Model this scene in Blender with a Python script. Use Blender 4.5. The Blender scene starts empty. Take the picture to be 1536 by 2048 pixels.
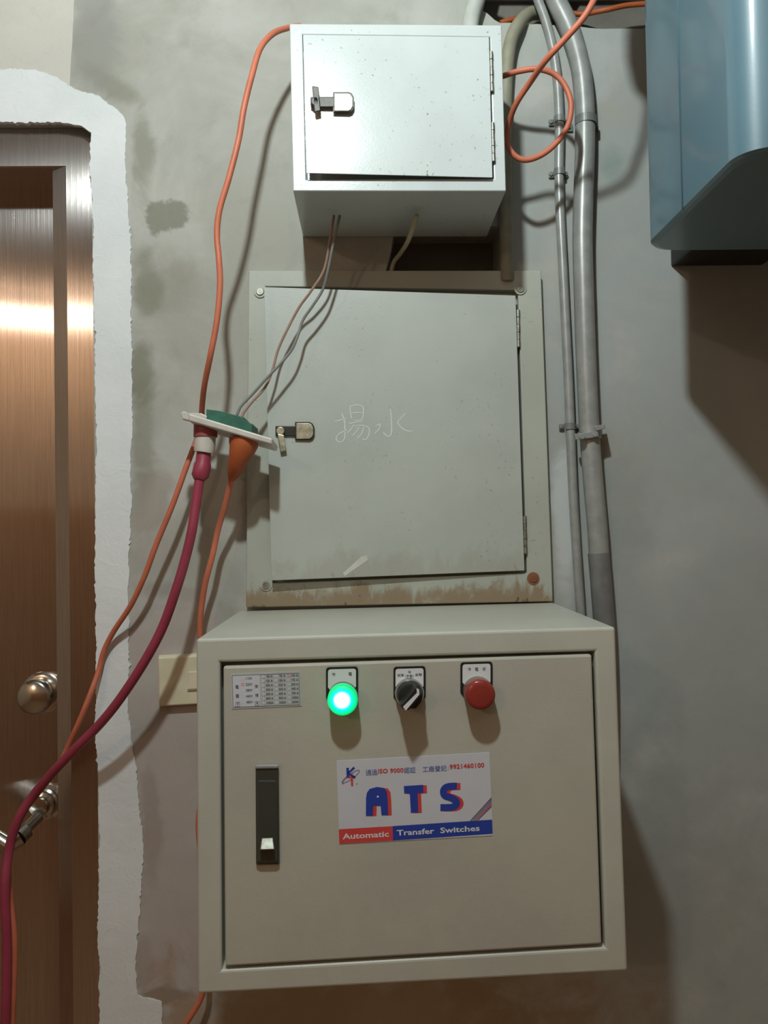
import bpy, bmesh, math, random
from mathutils import Vector, Matrix
random.seed(7)
S = bpy.context.scene
COL = S.collection

# ---------------------------------------------------------------- camera
F = 1538.0                      # focal length in pixels of the 1536 x 2048 frame
CX, CY = 768.0, 1024.0
EYE = Vector((0.0, -0.984, 1.40))
_Y = Vector(((731 - CX) / F, -(1055 - CY) / F, -1.0)).normalized()   # wall normal seen by the camera
_X = Vector((1.0, 0.017, 0.0)); _X = (_X - _Y * _X.dot(_Y)).normalized()
_Z = _X.cross(_Y).normalized()
ROT = Matrix((_X, _Y, _Z))      # camera -> world
camd = bpy.data.cameras.new('camera'); cam = bpy.data.objects.new('camera', camd); COL.objects.link(cam)
cam.matrix_world = Matrix.Translation(EYE) @ ROT.to_4x4()
camd.sensor_fit = 'VERTICAL'; camd.sensor_height = 24.0; camd.lens = 24.0 * F / 2048.0
camd.clip_start = 0.01
S.camera = cam

# ---------------------------------------------------------------- world, lamps, exposure
w = bpy.data.worlds.new('world'); S.world = w; w.use_nodes = True
w.node_tree.nodes['Background'].inputs[0].default_value = (0.5, 0.42, 0.33, 1)
w.node_tree.nodes['Background'].inputs[1].default_value = 0.05

def lamp(name, kind, loc, power, col, size, rot=None):
    l = bpy.data.lights.new(name, kind); l.energy = power; l.color = col
    if kind == 'AREA': l.size = size
    else: l.shadow_soft_size = size
    o = bpy.data.objects.new(name, l); o.location = loc
    if rot: o.rotation_euler = rot
    COL.objects.link(o); return o
lamp('white_lamp', 'POINT', (-0.09, -0.81, 2.205), 27.0, (0.90, 1.0, 0.985), 0.024)
lamp('warm_lamp', 'POINT', (-1.75, -3.20, 2.60), 19.0, (1.0, 0.76, 0.57), 0.05)
lamp('fill_light', 'AREA', (0.3, -2.0, 2.70), 2.0, (1.0, 0.95, 0.9), 0.9)  # added soft fill to lift the shadows, not a known fixture
S.view_settings.view_transform = 'Standard'; S.view_settings.look = 'None'
S.view_settings.gamma = 1.0; S.view_settings.use_curve_mapping = False
S.view_settings.exposure = 0.1

# ---------------------------------------------------------------- helpers
def at(px, py, d=0.0):
    """point on the plane y = -d that the photograph shows at (px, py)"""
    v = ROT @ Vector(((px - CX) / F, -(py - CY) / F, -1.0))
    return EYE + v * ((-d - EYE.y) / v.y)

def lin(c):
    return tuple(((x / 255) / 12.92 if x / 255 <= 0.04045 else ((x / 255 + 0.055) / 1.055) ** 2.4) for x in c) + (1.0,)

def thing(name, label, cat, loc, group=None):
    o = bpy.data.objects.new(name, None); o.empty_display_size = 0.02; o.location = loc
    COL.objects.link(o); o['label'] = label; o['category'] = cat
    if group: o['group'] = group
    return o

def tag(o, label, cat, group=None):
    o['label'] = label; o['category'] = cat
    if group: o['group'] = group
    return o

def world_loc(o):
    return Vector((0, 0, 0)) if o.parent else o.location.copy()

def link(name, me, mats, parent=None, smooth=False, label=None):
    o = bpy.data.objects.new(name, me); COL.objects.link(o)
    for m in (mats if isinstance(mats, (list, tuple)) else [mats]): me.materials.append(m)
    if smooth:
        for p in me.polygons: p.use_smooth = True
    if parent:
        o.parent = parent
        o.matrix_parent_inverse = Matrix.Translation(-world_loc(parent))
    if label: o['label'] = label
    return o

def obj(name, bm, mats, parent=None, smooth=False, label=None):
    bmesh.ops.recalc_face_normals(bm, faces=bm.faces[:])
    for e in bm.edges:
        if len(e.link_faces) == 2 and e.calc_face_angle(0) > 0.75: e.smooth = False
    me = bpy.data.meshes.new(name); bm.to_mesh(me); bm.free()
    return link(name, me, mats, parent, smooth, label)

def struct(name, bm, mats, smooth=False):
    o = obj(name, bm, mats, None, smooth); o['kind'] = 'structure'; return o

def hexa(bm, front, back, bev=0.0, seg=2, mi=0):
    vs = [bm.verts.new(p) for p in list(front) + list(back)]
    fs = [bm.faces.new([vs[i] for i in f]) for f in
          ((0, 1, 2, 3), (7, 6, 5, 4), (0, 4, 5, 1), (1, 5, 6, 2), (2, 6, 7, 3), (3, 7, 4, 0))]
    for f in fs: f.material_index = mi
    if bev:
        es = list({e for f in fs for e in f.edges})
        bmesh.ops.bevel(bm, geom=es, offset=bev, segments=seg, profile=0.5, affect='EDGES')
    return bm

def box(bm, lo, hi, bev=0.0, seg=2, mi=0):
    x0, y0, z0 = lo; x1, y1, z1 = hi
    return hexa(bm, [(x0, y0, z1), (x1, y0, z1), (x1, y0, z0), (x0, y0, z0)],
                [(x0, y1, z1), (x1, y1, z1), (x1, y1, z0), (x0, y1, z0)], bev, seg, mi)

def back_of(pts, d):
    return [Vector((p.x, -d, p.z)) for p in pts]

def prism(bm, pts, d, bev=0.0, mi=0):
    """front polygon pts (world) pushed back to the plane y = -d"""
    n = len(pts)
    a = [bm.verts.new(p) for p in pts]; b = [bm.verts.new(p) for p in back_of([Vector(q) for q in pts], d)]
    fs = [bm.faces.new(a), bm.faces.new(b[::-1])]
    for i in range(n): fs.append(bm.faces.new((a[i], b[i], b[(i + 1) % n], a[(i + 1) % n])))
    for f in fs: f.material_index = mi
    if bev:
        bmesh.ops.bevel(bm, geom=list(fs[0].edges), offset=bev, segments=2, profile=0.5, affect='EDGES')
    return bm

def flat(bm, pts, mi=0):
    f = bm.faces.new([bm.verts.new(p) for p in pts]); f.material_index = mi; return f

def pxpoly(pl, d): return [at(x, y, d) for x, y in pl]

def catmull(pts, n=8):
    P = [pts[0]] + list(pts) + [pts[-1]]; out = []
    for i in range(1, len(P) - 2):
        p0, p1, p2, p3 = P[i - 1:i + 3]
        for k in range(n):
            t = k / n
            out.append(tuple(0.5 * ((2 * b) + (-a + c) * t + (2 * a - 5 * b + 4 * c - d) * t * t + (-a + 3 * b - 3 * c + d) * t ** 3)
                             for a, b, c, d in zip(p0, p1, p2, p3)))
    out.append(tuple(P[-2])); return out

def tube(bm, path, r, sides=12, mi=0, smooth=True):
    """path: world points; r: radius or one radius per point"""
    path = [Vector(p) for p in path]; n = len(path)
    rs = r if isinstance(r, (list, tuple)) else [r] * n
    t0 = (path[1] - path[0]).normalized()
    u = t0.orthogonal().normalized(); rings = []
    for i in range(n):
        t = (path[min(i + 1, n - 1)] - path[max(i - 1, 0)])
        t = t.normalized() if t.length > 1e-9 else t0
        if (t.cross(u)).length > 1e-6: u = (u - t * u.dot(t)).normalized()
        v = t.cross(u); t0 = t
        rings.append([bm.verts.new(path[i] + (u * math.cos(2 * math.pi * k / sides) + v * math.sin(2 * math.pi * k / sides)) * rs[i]) for k in range(sides)])
    fs = []
    for a, b in zip(rings, rings[1:]):
        for k in range(sides): fs.append(bm.faces.new((a[k], a[(k + 1) % sides], b[(k + 1) % sides], b[k])))
    caps = [bm.faces.new(rings[0][::-1]), bm.faces.new(rings[-1])]
    for f in fs: f.smooth = smooth; f.material_index = mi
    for f in caps: f.material_index = mi
    return bm

def cord_path(pts, n=8):
    return [at(*p) for p in catmull([(x, y, d) for x, y, d in pts], n)]

def stroke_px(bm, pts, wd, d, mi=0, n=4, smooth=True):
    """flat ribbon of width wd pixels along pixel points, on the plane y = -d"""
    q = catmull([(x, y) for x, y in pts], n) if smooth and len(pts) > 2 else pts
    L, R = [], []
    for i, (x, y) in enumerate(q):
        a = q[max(i - 1, 0)]; b = q[min(i + 1, len(q) - 1)]
        dx, dy = b[0] - a[0], b[1] - a[1]; l = math.hypot(dx, dy) or 1
        nx, ny = -dy / l * wd / 2, dx / l * wd / 2
        L.append(bm.verts.new(at(x + nx, y + ny, d))); R.append(bm.verts.new(at(x - nx, y - ny, d)))
    for i in range(len(q) - 1):
        f = bm.faces.new((L[i], L[i + 1], R[i + 1], R[i])); f.material_index = mi

def text_px(bm, s, x0, y0, x1, y1, h, d, mi=0, bold=0.0, fit=True):
    """print text s on the plane y=-d; baseline from (x0,y0) to (x1,y1) in photo pixels, cap height h"""
    cu = bpy.data.curves.new('txt', 'FONT'); cu.body = s; cu.offset = bold; cu.resolution_u = 2
    o = bpy.data.objects.new('txt', cu); COL.objects.link(o)
    bpy.context.view_layer.update()
    dg = bpy.context.evaluated_depsgraph_get()
    me = bpy.data.meshes.new_from_object(o.evaluated_get(dg))
    bpy.data.objects.remove(o); bpy.data.curves.remove(cu)
    if not len(me.vertices): return
    xs = [v.co.x for v in me.vertices]; ys = [v.co.y for v in me.vertices]
    xa, xb, ya, yb = min(xs), max(xs), min(ys), max(ys)
    l = math.hypot(x1 - x0, y1 - y0); ux, uy = (x1 - x0) / l, (y1 - y0) / l
    vs = []
    for v in me.vertices:
        a = (v.co.x - xa) / max(xb - xa, 1e-6) * l; b = (v.co.y - ya) / max(yb - ya, 1e-6) * h
        vs.append(bm.verts.new(at(x0 + ux * a + uy * b, y0 + uy * a - ux * b, d)))
    for p in me.polygons:
        try: f = bm.faces.new([vs[i] for i in p.vertices]); f.material_index = mi
        except ValueError: pass
    bpy.data.meshes.remove(me)

def disc(bm, c, r, d0, d1, r1=None, bev=0.0, sides=40, mi=0):
    """cylinder with its axis along y; c world point (x,z used), from y=-d0 to y=-d1 (front)"""
    r1 = r1 or r
    A = [bm.verts.new((c.x + r * math.cos(2 * math.pi * k / sides), -d0, c.z + r * math.sin(2 * math.pi * k / sides))) for k in range(sides)]
    B = [bm.verts.new((c.x + r1 * math.cos(2 * math.pi * k / sides), -d1, c.z + r1 * math.sin(2 * math.pi * k / sides))) for k in range(sides)]
    fs = [bm.faces.new((A[k], A[(k + 1) % sides], B[(k + 1) % sides], B[k])) for k in range(sides)]
    cap = bm.faces.new(B); back = bm.faces.new(A[::-1])
    for f in fs + [cap, back]: f.material_index = mi
    for f in fs: f.smooth = True
    if bev: bmesh.ops.bevel(bm, geom=list(cap.edges), offset=bev, segments=3, profile=0.5, affect='EDGES')

# ---------------------------------------------------------------- materials
class N:
    """small node helper"""
    def __init__(s, name):
        s.m = bpy.data.materials.new(name); s.m.use_nodes = True
        s.t = s.m.node_tree; s.n = s.t.nodes; s.b = s.n['Principled BSDF']
    def add(s, typ, **kw):
        nd = s.n.new(typ)
        for k, v in kw.items():
            if isinstance(k, str) and hasattr(nd, k): setattr(nd, k, v)
        return nd
    def l(s, a, b): s.t.links.new(a, b)
    def coord(s):
        if not hasattr(s, '_c'): s._c = s.add('ShaderNodeTexCoord').outputs['Object']
        return s._c
    def noise(s, scale, detail=4, rough=0.55, stretch=None, dist=0.0):
        nd = s.add('ShaderNodeTexNoise'); nd.inputs['Scale'].default_value = scale
        nd.inputs['Detail'].default_value = detail; nd.inputs['Roughness'].default_value = rough
        nd.inputs['Distortion'].default_value = dist
        c = s.coord()
        if stretch:
            mp = s.add('ShaderNodeMapping'); mp.inputs['Scale'].default_value = stretch; s.l(c, mp.inputs['Vector']); c = mp.outputs[0]
        s.l(c, nd.inputs['Vector']); return nd.outputs['Fac']
    def ramp(s, fac, lo, hi, a=0.0, b=1.0):
        nd = s.add('ShaderNodeMapRange'); nd.clamp = True
        nd.inputs['From Min'].default_value = lo; nd.inputs['From Max'].default_value = hi
        nd.inputs['To Min'].default_value = a; nd.inputs['To Max'].default_value = b
        nd.interpolation_type = 'SMOOTHSTEP'
        s.l(fac, nd.inputs['Value']); return nd.outputs['Result']
    def math(s, op, a, b=None):
        nd = s.add('ShaderNodeMath', operation=op)
        for i, x in enumerate((a, b)):
            if x is None: continue
            if isinstance(x, (int, float)): nd.inputs[i].default_value = x
            else: s.l(x, nd.inputs[i])
        return nd.outputs[0]
    def mix(s, fac, a, b):
        nd = s.add('ShaderNodeMix', data_type='RGBA')
        for i, x in ((0, fac), (6, a), (7, b)):
            if isinstance(x, (int, float)): nd.inputs[i].default_value = x
            elif isinstance(x, tuple): nd.inputs[i].default_value = x
            else: s.l(x, nd.inputs[i])
        return nd.outputs[2]
    def blob(s, c, rx, rz, soft=0.5, wob=None, wobamt=0.0, ang=0.0):
        """1 inside an ellipse centred on world point c, 0 outside, ragged by wob"""
        mp = s.add('ShaderNodeMapping', vector_type='TEXTURE')
        mp.inputs['Location'].default_value = (c.x, c.y, c.z)
        mp.inputs['Rotation'].default_value = (0, ang, 0)
        mp.inputs['Scale'].default_value = (rx, 1e3, rz)
        s.l(s.coord(), mp.inputs['Vector'])
        ln = s.add('ShaderNodeVectorMath', operation='LENGTH'); s.l(mp.outputs[0], ln.inputs[0])
        v = ln.outputs['Value']
        if wob is not None: v = s.math('ADD', v, s.math('MULTIPLY', s.math('SUBTRACT', wob, 0.5), wobamt))
        return s.ramp(v, 1.0 - soft, 1.0 + soft, 1.0, 0.0)
    def bump(s, h, strength, dist=0.001):
        bp = s.add('ShaderNodeBump'); bp.inputs['Strength'].default_value = strength; bp.inputs['Distance'].default_value = dist
        s.l(h, bp.inputs['Height']); s.l(bp.outputs[0], s.b.inputs['Normal'])
    def col(s, c):
        if isinstance(c, tuple): s.b.inputs['Base Color'].default_value = c
        else: s.l(c, s.b.inputs['Base Color'])
    def set(s, rough=None, metal=None, spec=None):
        if rough is not None: s.b.inputs['Roughness'].default_value = rough
        if metal is not None: s.b.inputs['Metallic'].default_value = metal
        if spec is not None: s.b.inputs['Specular IOR Level'].default_value = spec

def mat(name, c, rough=0.6, metal=0.0, var=0.06, nscale=30, bump=0.0, bscale=400, spec=None):
    m = N(name); c = lin(c)
    f = m.noise(nscale, 3)
    d = tuple(x * (1 - var * 2) for x in c[:3]) + (1,); e = tuple(min(1, x * (1 + var * 2)) for x in c[:3]) + (1,)
    m.col(m.mix(m.ramp(f, 0.3, 0.7), d, e)); m.set(rough, metal, spec)
    if bump: m.bump(m.noise(bscale, 2), bump, 0.0006)
    return m.m

def wall_mat(name, c, c2, stains=()):
    m = N(name)
    big = m.noise(5.0, 5, 0.6, dist=0.6); mid = m.noise(22, 6, 0.65, dist=0.4); fine = m.noise(240, 4, 0.7); wobn = m.noise(13, 6, 0.62, dist=0.5)
    k = m.mix(m.ramp(big, 0.36, 0.64), lin(c), lin(c2))
    k = m.mix(m.ramp(mid, 0.5, 0.78, 0.0, 0.30), k, lin(tuple(int(x * 0.80) for x in c)))
    k = m.mix(m.ramp(fine, 0.5, 0.85, 0.0, 0.16), k, lin(tuple(int(x * 0.75) for x in c)))
    for px, py, rx, ry, cc, st, soft, ang in stains:
        p = at(px, py, 0)
        b = m.blob(p, rx * 0.00064, ry * 0.00064, soft, wobn, 3.2, ang)
        k = m.mix(m.math('MULTIPLY', b, st), k, lin(cc))
    m.col(k); m.set(0.85, 0, 0.25)
    h = m.math('ADD', m.math('MULTIPLY', mid, 1.0), m.math('MULTIPLY', fine, 0.22))
    m.bump(h, 0.5, 0.0012); return m.m

G = (118, 118, 100)
M_wall = wall_mat('cement_render', (163, 163, 155), (182, 182, 177), [
    (285, 300, 22, 90, G, .55, .5, 0), (290, 560, 26, 60, G, .5, .5, 0), (280, 740, 24, 60, G, .7, .5, 0),
    (335, 432, 46, 34, (112, 114, 98), .7, .18, -0.6), (330, 560, 60, 50, G, .35, .6, 0.5), (285, 880, 20, 90, G, .45, .5, 0),
    (300, 1000, 34, 60, (128, 122, 106), .5, .5, 0), (304, 1640, 20, 120, (112, 106, 94), .9, .4, 0),
    (330, 1180, 70, 20, (128, 120, 112), .4, .5, 0.1), (288, 1930, 16, 60, G, .5, .5, 0),
    (240, 180, 60, 22, G, .5, .5, 0.5), (190, 60, 50, 130, (140, 140, 136), .6, .6, 0),
    (1480, 300, 420, 2600, (158, 166, 167), .7, .6, 0), (330, 1700, 90, 500, (176, 164, 160), .7, .6, 0),
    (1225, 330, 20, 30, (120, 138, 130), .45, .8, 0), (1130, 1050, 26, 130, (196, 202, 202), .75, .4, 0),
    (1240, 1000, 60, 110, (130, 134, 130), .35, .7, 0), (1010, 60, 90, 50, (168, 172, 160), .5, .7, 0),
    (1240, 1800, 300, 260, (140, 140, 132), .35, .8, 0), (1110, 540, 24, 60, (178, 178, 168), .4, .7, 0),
    (330, 1990, 50, 16, (120, 112, 104), .6, .4, 0), (700, 2040, 420, 120, (150, 122, 84), .6, .5, 0), (940, 2040, 60, 60, (150, 130, 105), .4, .6, 0)])
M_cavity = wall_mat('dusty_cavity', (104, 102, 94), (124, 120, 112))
M_room = wall_mat('room_paint', (206, 186, 164), (214, 194, 172))
M_plaster = N('white_filler')
_m = M_plaster
_mid = _m.noise(40, 6, 0.7, dist=1.2); _fine = _m.noise(300, 4, 0.7)
_k = _m.mix(_m.ramp(_m.noise(7, 4), .35, .65), lin((214, 219, 221)), lin((224, 228, 230)))
_k = _m.mix(_m.ramp(_mid, .66, .74, 0, .55), _k, lin((150, 150, 146)))
_m.col(_k); _m.set(0.8, 0, 0.3); _m.bump(_m.math('ADD', _mid, _m.math('MULTIPLY', _fine, .2)), 0.6, 0.0015)
M_plaster = M_plaster.m
M_beige = wall_mat('beige_paint', (196, 194, 187), (204, 201, 192))
M_floor = mat('brown_floor', (150, 118, 90), 0.55)
M_reflect_band = mat('brown_reflection_band', (176, 132, 94), 0.6)
M_ceil = mat('grey_ceiling', (150, 142, 132), 0.9)

def steel(name, c, rough, aniso, rot):
    m = N(name)
    br = m.noise(60, 3, 0.6, stretch=(14, 14, 0.25)); pat = m.noise(4, 4)
    k = m.mix(m.ramp(br, .3, .7), lin(c), lin(tuple(int(x * 0.93) for x in c)))
    k = m.mix(m.ramp(pat, .4, .7, 0, .35), k, lin(tuple(int(x * 0.86) for x in c)))
    m.col(k); m.set(rough, 1.0)
    m.bump(m.noise(1.0, 2, 0.6, stretch=(5200, 5200, 0.3)), 1.0, 0.00006)
    m.b.inputs['Anisotropic'].default_value = aniso; m.b.inputs['Anisotropic Rotation'].default_value = rot
    tg = m.add('ShaderNodeTangent', direction_type='RADIAL', axis='Z'); m.l(tg.outputs[0], m.b.inputs['Tangent'])
    return m.m
M_steel = steel('brushed_steel', (208, 202, 198), 0.14, 1.0, 0.0)
M_steel2 = steel('brushed_steel_frame', (210, 204, 200), 0.17, 1.0, 0.0)
M_chrome = mat('chrome', (205, 205, 200), 0.18, 1.0, 0.02)
M_chrome_dark = mat('dark_chrome', (96, 96, 92), 0.22, 1.0, 0.04)
M_handle = mat('black_handle', (62, 64, 59), 0.3, 0.0, 0.03, spec=.6)
M_zinc = mat('zinc', (150, 150, 140), 0.45, 0.8, 0.12, 200)
M_brass = mat('dull_brass_steel', (176, 172, 150), 0.4, 0.85, 0.12, 160)
M_dark = mat('dark_metal', (52, 50, 46), 0.45, 0.5, 0.1, 120)

def paint(name, c, rough, rust=0.0, zlo=None, zhi=None, speck=0.35, bscale=500, bstr=0.15, spec=0.5, streak=True):
    m = N(name); big = m.noise(9, 4); 
    k = m.mix(m.ramp(big, .35, .65), lin(c), lin(tuple(int(x * 0.965) for x in c)))
    sp = m.noise(230, 3, 0.6); area = m.noise(16, 3)
    s_ = m.math('MULTIPLY', m.ramp(sp, .64, .70), m.ramp(area, .46, .6))
    k = m.mix(m.math('MULTIPLY', s_, speck), k, lin((84, 76, 62)))
    if rust:
        sep = m.add('ShaderNodeSeparateXYZ'); m.l(m.coord(), sep.inputs[0])
        g = m.ramp(sep.outputs['Z'], zlo, zhi, 1.0, 0.0)
        r1 = m.noise(26, 6, 0.7, stretch=(1, 1, 0.45), dist=0.8); r2 = m.noise(70, 5, 0.7, stretch=(1, 1, 0.6))
        a = m.math('ADD', m.math('MULTIPLY', g, 0.40), m.math('ADD', m.math('MULTIPLY', r1, 0.85), m.math('MULTIPLY', r2, 0.30)))
        k = m.mix(m.ramp(a, .74, .94, 0, .85 * rust), k, lin((134, 112, 84)))
        k = m.mix(m.ramp(a, 1.04, 1.10, 0, .9 * rust), k, lin((86, 58, 40)))
    m.col(k); m.set(rough, 0, spec)
    m.bump(m.math('ADD', m.noise(bscale, 2), m.math('MULTIPLY', m.noise(30, 3), 2.0)), bstr, 0.0006)
    return m.m
zb = at(800, 1212, .02).z
M_boxpaint = paint('pale_grey_enamel', (200, 209, 209), 0.2, 0.0, speck=.7, bstr=.12, spec=.55)
M_boxunder = M_boxpaint
M_panelpaint = paint('grey_panel_enamel', (177, 183, 177), 0.42, 0.25, zb + .03, zb + .10)
M_framepaint = paint('rusty_grey_enamel', (172, 177, 166), 0.5, 1.0, zb - .002, zb + .05, speck=.5)
M_cream = paint('cream_powder_coat', (190, 191, 180), 0.36, 0.0, speck=.05, bscale=1300, bstr=.3)
M_cream_door = paint('cream_powder_coat_door', (184, 183, 171), 0.36, 0.0, speck=.04, bscale=1300, bstr=.3)
M_blue = paint('blue_enamel', (92, 124, 138), 0.42, 0.0, speck=.2, bstr=.06)
M_blue.node_tree.nodes['Principled BSDF'].inputs['Coat Weight'].default_value = 0.6
M_blue.node_tree.nodes['Principled BSDF'].inputs['Coat Roughness'].default_value = 0.13
M_pipe = mat('grey_conduit', (150, 153, 151), 0.35, 0.15, 0.05, 60, 0.1)
M_pipe_dark = mat('dark_grey_pipe', (118, 121, 120), 0.38, 0.1, 0.05, 60, 0.1)
M_olive = mat('olive_conduit', (140, 138, 120), 0.6, 0, 0.06, 40, 0.1)
M_white_pipe = mat('white_pipe', (190, 194, 188), 0.6)
M_orange = mat('orange_rubber', (198, 112, 84), 0.5, 0, 0.05, 30)
M_red = mat('raspberry_rubber', (150, 56, 76), 0.45, 0, 0.05, 30)
M_plug_orange = mat('orange_plug', (172, 88, 46), 0.55)
M_pink = mat('dusty_pink_plastic', (150, 72, 74), 0.5)
M_plastic = mat('white_plastic', (196, 192, 184), 0.4)
M_green = mat('green_socket_plastic', (36, 96, 78), 0.5, 0, 0.1, 80)
M_wire = mat('grey_wire', (120, 122, 118), 0.5)
M_wire_pink = mat('pinkish_wire', (150, 122, 108), 0.5)
M_ivory = mat('ivory_plastic', (216, 209, 182), 0.45, 0, 0.03)
M_ivory_wire = mat('ivory_wire', (170, 164, 140), 0.6)
M_black = mat('black_plastic', (32, 36, 34), 0.4, 0, 0.04)
M_white = mat('white_print', (214, 216, 220), 0.5, 0, 0.01)
M_paper = mat('label_film', (200, 203, 212), 0.35, 0, 0.01)
M_paper2 = mat('label_film_grey', (178, 184, 184), 0.35, 0, 0.01)
M_ink = mat('dark_ink', (88, 92, 100), 0.5, 0, 0.01)
M_inkblue = mat('blue_ink', (40, 66, 160), 0.45, 0, 0.01)
M_inklav = mat('pale_blue_ink', (96, 110, 170), 0.45, 0, 0.01)
M_inkred = mat('red_ink', (206, 70, 68), 0.45, 0, 0.01)
M_chalk = mat('chalk', (212, 216, 216), 0.9, 0, 0.02)
M_stain = mat('pale_smear', (196, 198, 190), 0.6)
M_redlens = mat('red_lens', (140, 54, 47), 0.22, 0, 0.02)
def emit_lens():
    m = N('green_lit_lens'); c = at(684, 1400, .272)
    mp = m.add('ShaderNodeVectorMath', operation='SUBTRACT'); mp.inputs[1].default_value = (c.x, c.y, c.z); m.l(m.coord(), mp.inputs[0])
    sp = m.add('ShaderNodeSeparateXYZ'); m.l(mp.outputs[0], sp.inputs[0])
    r = m.math('SQRT', m.math('ADD', m.math('MULTIPLY', sp.outputs['X'], sp.outputs['X']), m.math('MULTIPLY', sp.outputs['Z'], sp.outputs['Z'])))
    cr = m.add('ShaderNodeValToRGB'); m.l(m.math('DIVIDE', r, 0.0141), cr.inputs[0])
    e = cr.color_ramp.elements
    e[0].position = 0; e[0].color = (0.9, 1, 1, 1); e[1].position = 1; e[1].color = (0.0, 0.22, 0.06, 1)
    for p, cc in ((.36, (.6, 1, 1, 1)), (.60, (0, .62, .66, 1)), (.74, (0, .55, .2, 1)), (.88, (0, .34, .1, 1))):
        x = e.new(p); x.color = cc
    m.col((0.0, .1, .05, 1)); m.l(cr.outputs[0], m.b.inputs['Emission Color']); m.b.inputs['Emission Strength'].default_value = 2.6
    return m.m
M_glow = emit_lens()

# ---------------------------------------------------------------- room shell
def fill_with_holes(bm, outer, holes, y, thick):
    loops = [outer] + holes; edges = []
    for lp in loops:
        vs = [bm.verts.new((x, y, z)) for x, z in lp]
        for i in range(len(vs)): edges.append(bm.edges.new((vs[i], vs[(i + 1) % len(vs)])))
    r = bmesh.ops.triangle_fill(bm, edges=edges, use_beauty=True)
    fs = [g for g in r['geom'] if isinstance(g, bmesh.types.BMFace)]
    e = bmesh.ops.extrude_face_region(bm, geom=fs)
    for v in [g for g in e['geom'] if isinstance(g, bmesh.types.BMVert)]: v.co.y += thick
    return bm

XR = at(189, 900, 0).x                      # right edge of the door opening
ZT = at(60, 243, 0).z                       # its top
XL = XR - 0.96
def rough_hole(pl):
    out = []
    for i, (x, y) in enumerate(pl):
        x2, y2 = pl[(i + 1) % len(pl)]
        for k in range(4):
            t = k / 4; j = 2.0 if k else 0.0
            p = at(x + (x2 - x) * t + random.uniform(-j, j), y + (y2 - y) * t + random.uniform(-j, j), 0); out.append((p.x, p.z))
    return out
hole1 = rough_hole([(962, 20), (1000, 46), (1100, 50), (1180, 56), (1285, 58), (1330, 40), (1330, -60), (985, -60)])
hole2 = rough_hole([(792, 452), (1000, 452), (1003, 548), (770, 548)])
bm = bmesh.new()
W0, W1, H = -2.4, 1.8, 2.75
fill_with_holes(bm, [(W0, 0), (XL, 0), (XL, ZT), (XR, ZT), (XR, 0), (W1, 0), (W1, H), (W0, H)], [hole1, hole2], 0.0, 0.14)
struct('wall_front', bm, M_wall)
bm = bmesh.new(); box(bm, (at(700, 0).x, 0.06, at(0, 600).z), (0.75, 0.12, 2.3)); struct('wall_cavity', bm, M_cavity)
bm = bmesh.new(); box(bm, (W0, -3.6, -0.1), (W1, 0.3, 0.0)); struct('floor', bm, M_floor)
bm = bmesh.new(); box(bm, (W0, -3.6, H), (W1, 0.3, H + 0.1)); struct('ceiling', bm, M_ceil)
bm = bmesh.new(); box(bm, (W0 - 0.1, -3.6, -.1), (W0, 0.3, H + .1)); struct('wall_left', bm, M_room)
bm = bmesh.new(); box(bm, (W1, -3.6, -.1), (W1 + 0.1, 0.3, H + .1)); struct('wall_right', bm, M_room)
bm = bmesh.new(); box(bm, (W0 - .1, -3.7, -.1), (W1 + .1, -3.6, H + .1)); struct('wall_rear', bm, M_room)
bm = bmesh.new(); box(bm, (W0, -3.6, 0), (W1, -3.57, 1.55), 0.004); struct('trim_4', bm, M_reflect_band)  # unseen band, added so the steel door reflects brown lower down

# door frame: a profile swept round the opening
XB = at(137, 900, -.016).x; XC = at(110, 900, -.024).x
ZB = at(60, 332, -.016).z; ZC = at(60, 336, -.024).z
prof = [(0.0, .016), (XR - XB, .016), (XR - XC, .024), (XR - XC, .12), (0.0, .12)]
profz = [(0.0, .016), (ZT - ZB, .016), (ZT - ZC, .024), (ZT - ZC, .12), (0.0, .12)]
bm = bmesh.new(); rings = []
for cx, sx, z, top in ((XL, 1, 0.0, 0), (XL, 1, ZT, 1), (XR, -1, ZT, 1), (XR, -1, 0.0, 0)):
    rings.append([bm.verts.new((cx + sx * a, y, (z - profz[i][0]) if top else 0.0)) for i, (a, y) in enumerate(prof)])
for a, b in zip(rings, rings[1:]):
    for k in range(5): bm.faces.new((a[k], a[(k + 1) % 5], b[(k + 1) % 5], b[k]))
bm.faces.new(rings[0]); bm.faces.new(rings[-1][::-1])
struct('trim_1', bm, M_steel2)
door = None
bm = bmesh.new(); box(bm, (XL + .03, .085, 0.005), (XR - .02, .125, ZT - .03), 0.001)
door = struct('door_1', bm, M_steel)
# knob
def turned(name, c, prof_, m, parent, y0=.085, sides=40, label=None):
    bm = bmesh.new(); rs = []
    for r, dy in prof_:
        rs.append([bm.verts.new((c.x + r * math.cos(2 * math.pi * k / sides), y0 - dy, c.z + r * math.sin(2 * math.pi * k / sides))) for k in range(sides)])
    for a, b in zip(rs, rs[1:]):
        for k in range(sides): bm.faces.new((a[k], a[(k + 1) % sides], b[(k + 1) % sides], b[k]))
    bm.faces.new(rs[0]); bm.faces.new(rs[-1])
    return obj(name, bm, m, parent, True, label)
c = at(80, 1388, -.075)
kn = turned('door_knob', c, [(.0285, 0), (.028, .003), (.025, .005), (.0215, .0055), (.0215, .018), (.0225, .020), (.0235, .024), (.0225, .030), (.019, .033), (.001, .0345)], M_chrome, door)
c = at(86, 1607, -.075)
ro = turned('lever_rose', c, [(.024, 0), (.024, .004), (.020, .006), (.020, .010), (.0175, .012), (.0175, .018), (.013, .020), (.012, .026), (.001, .027)], M_chrome, door)
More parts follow.
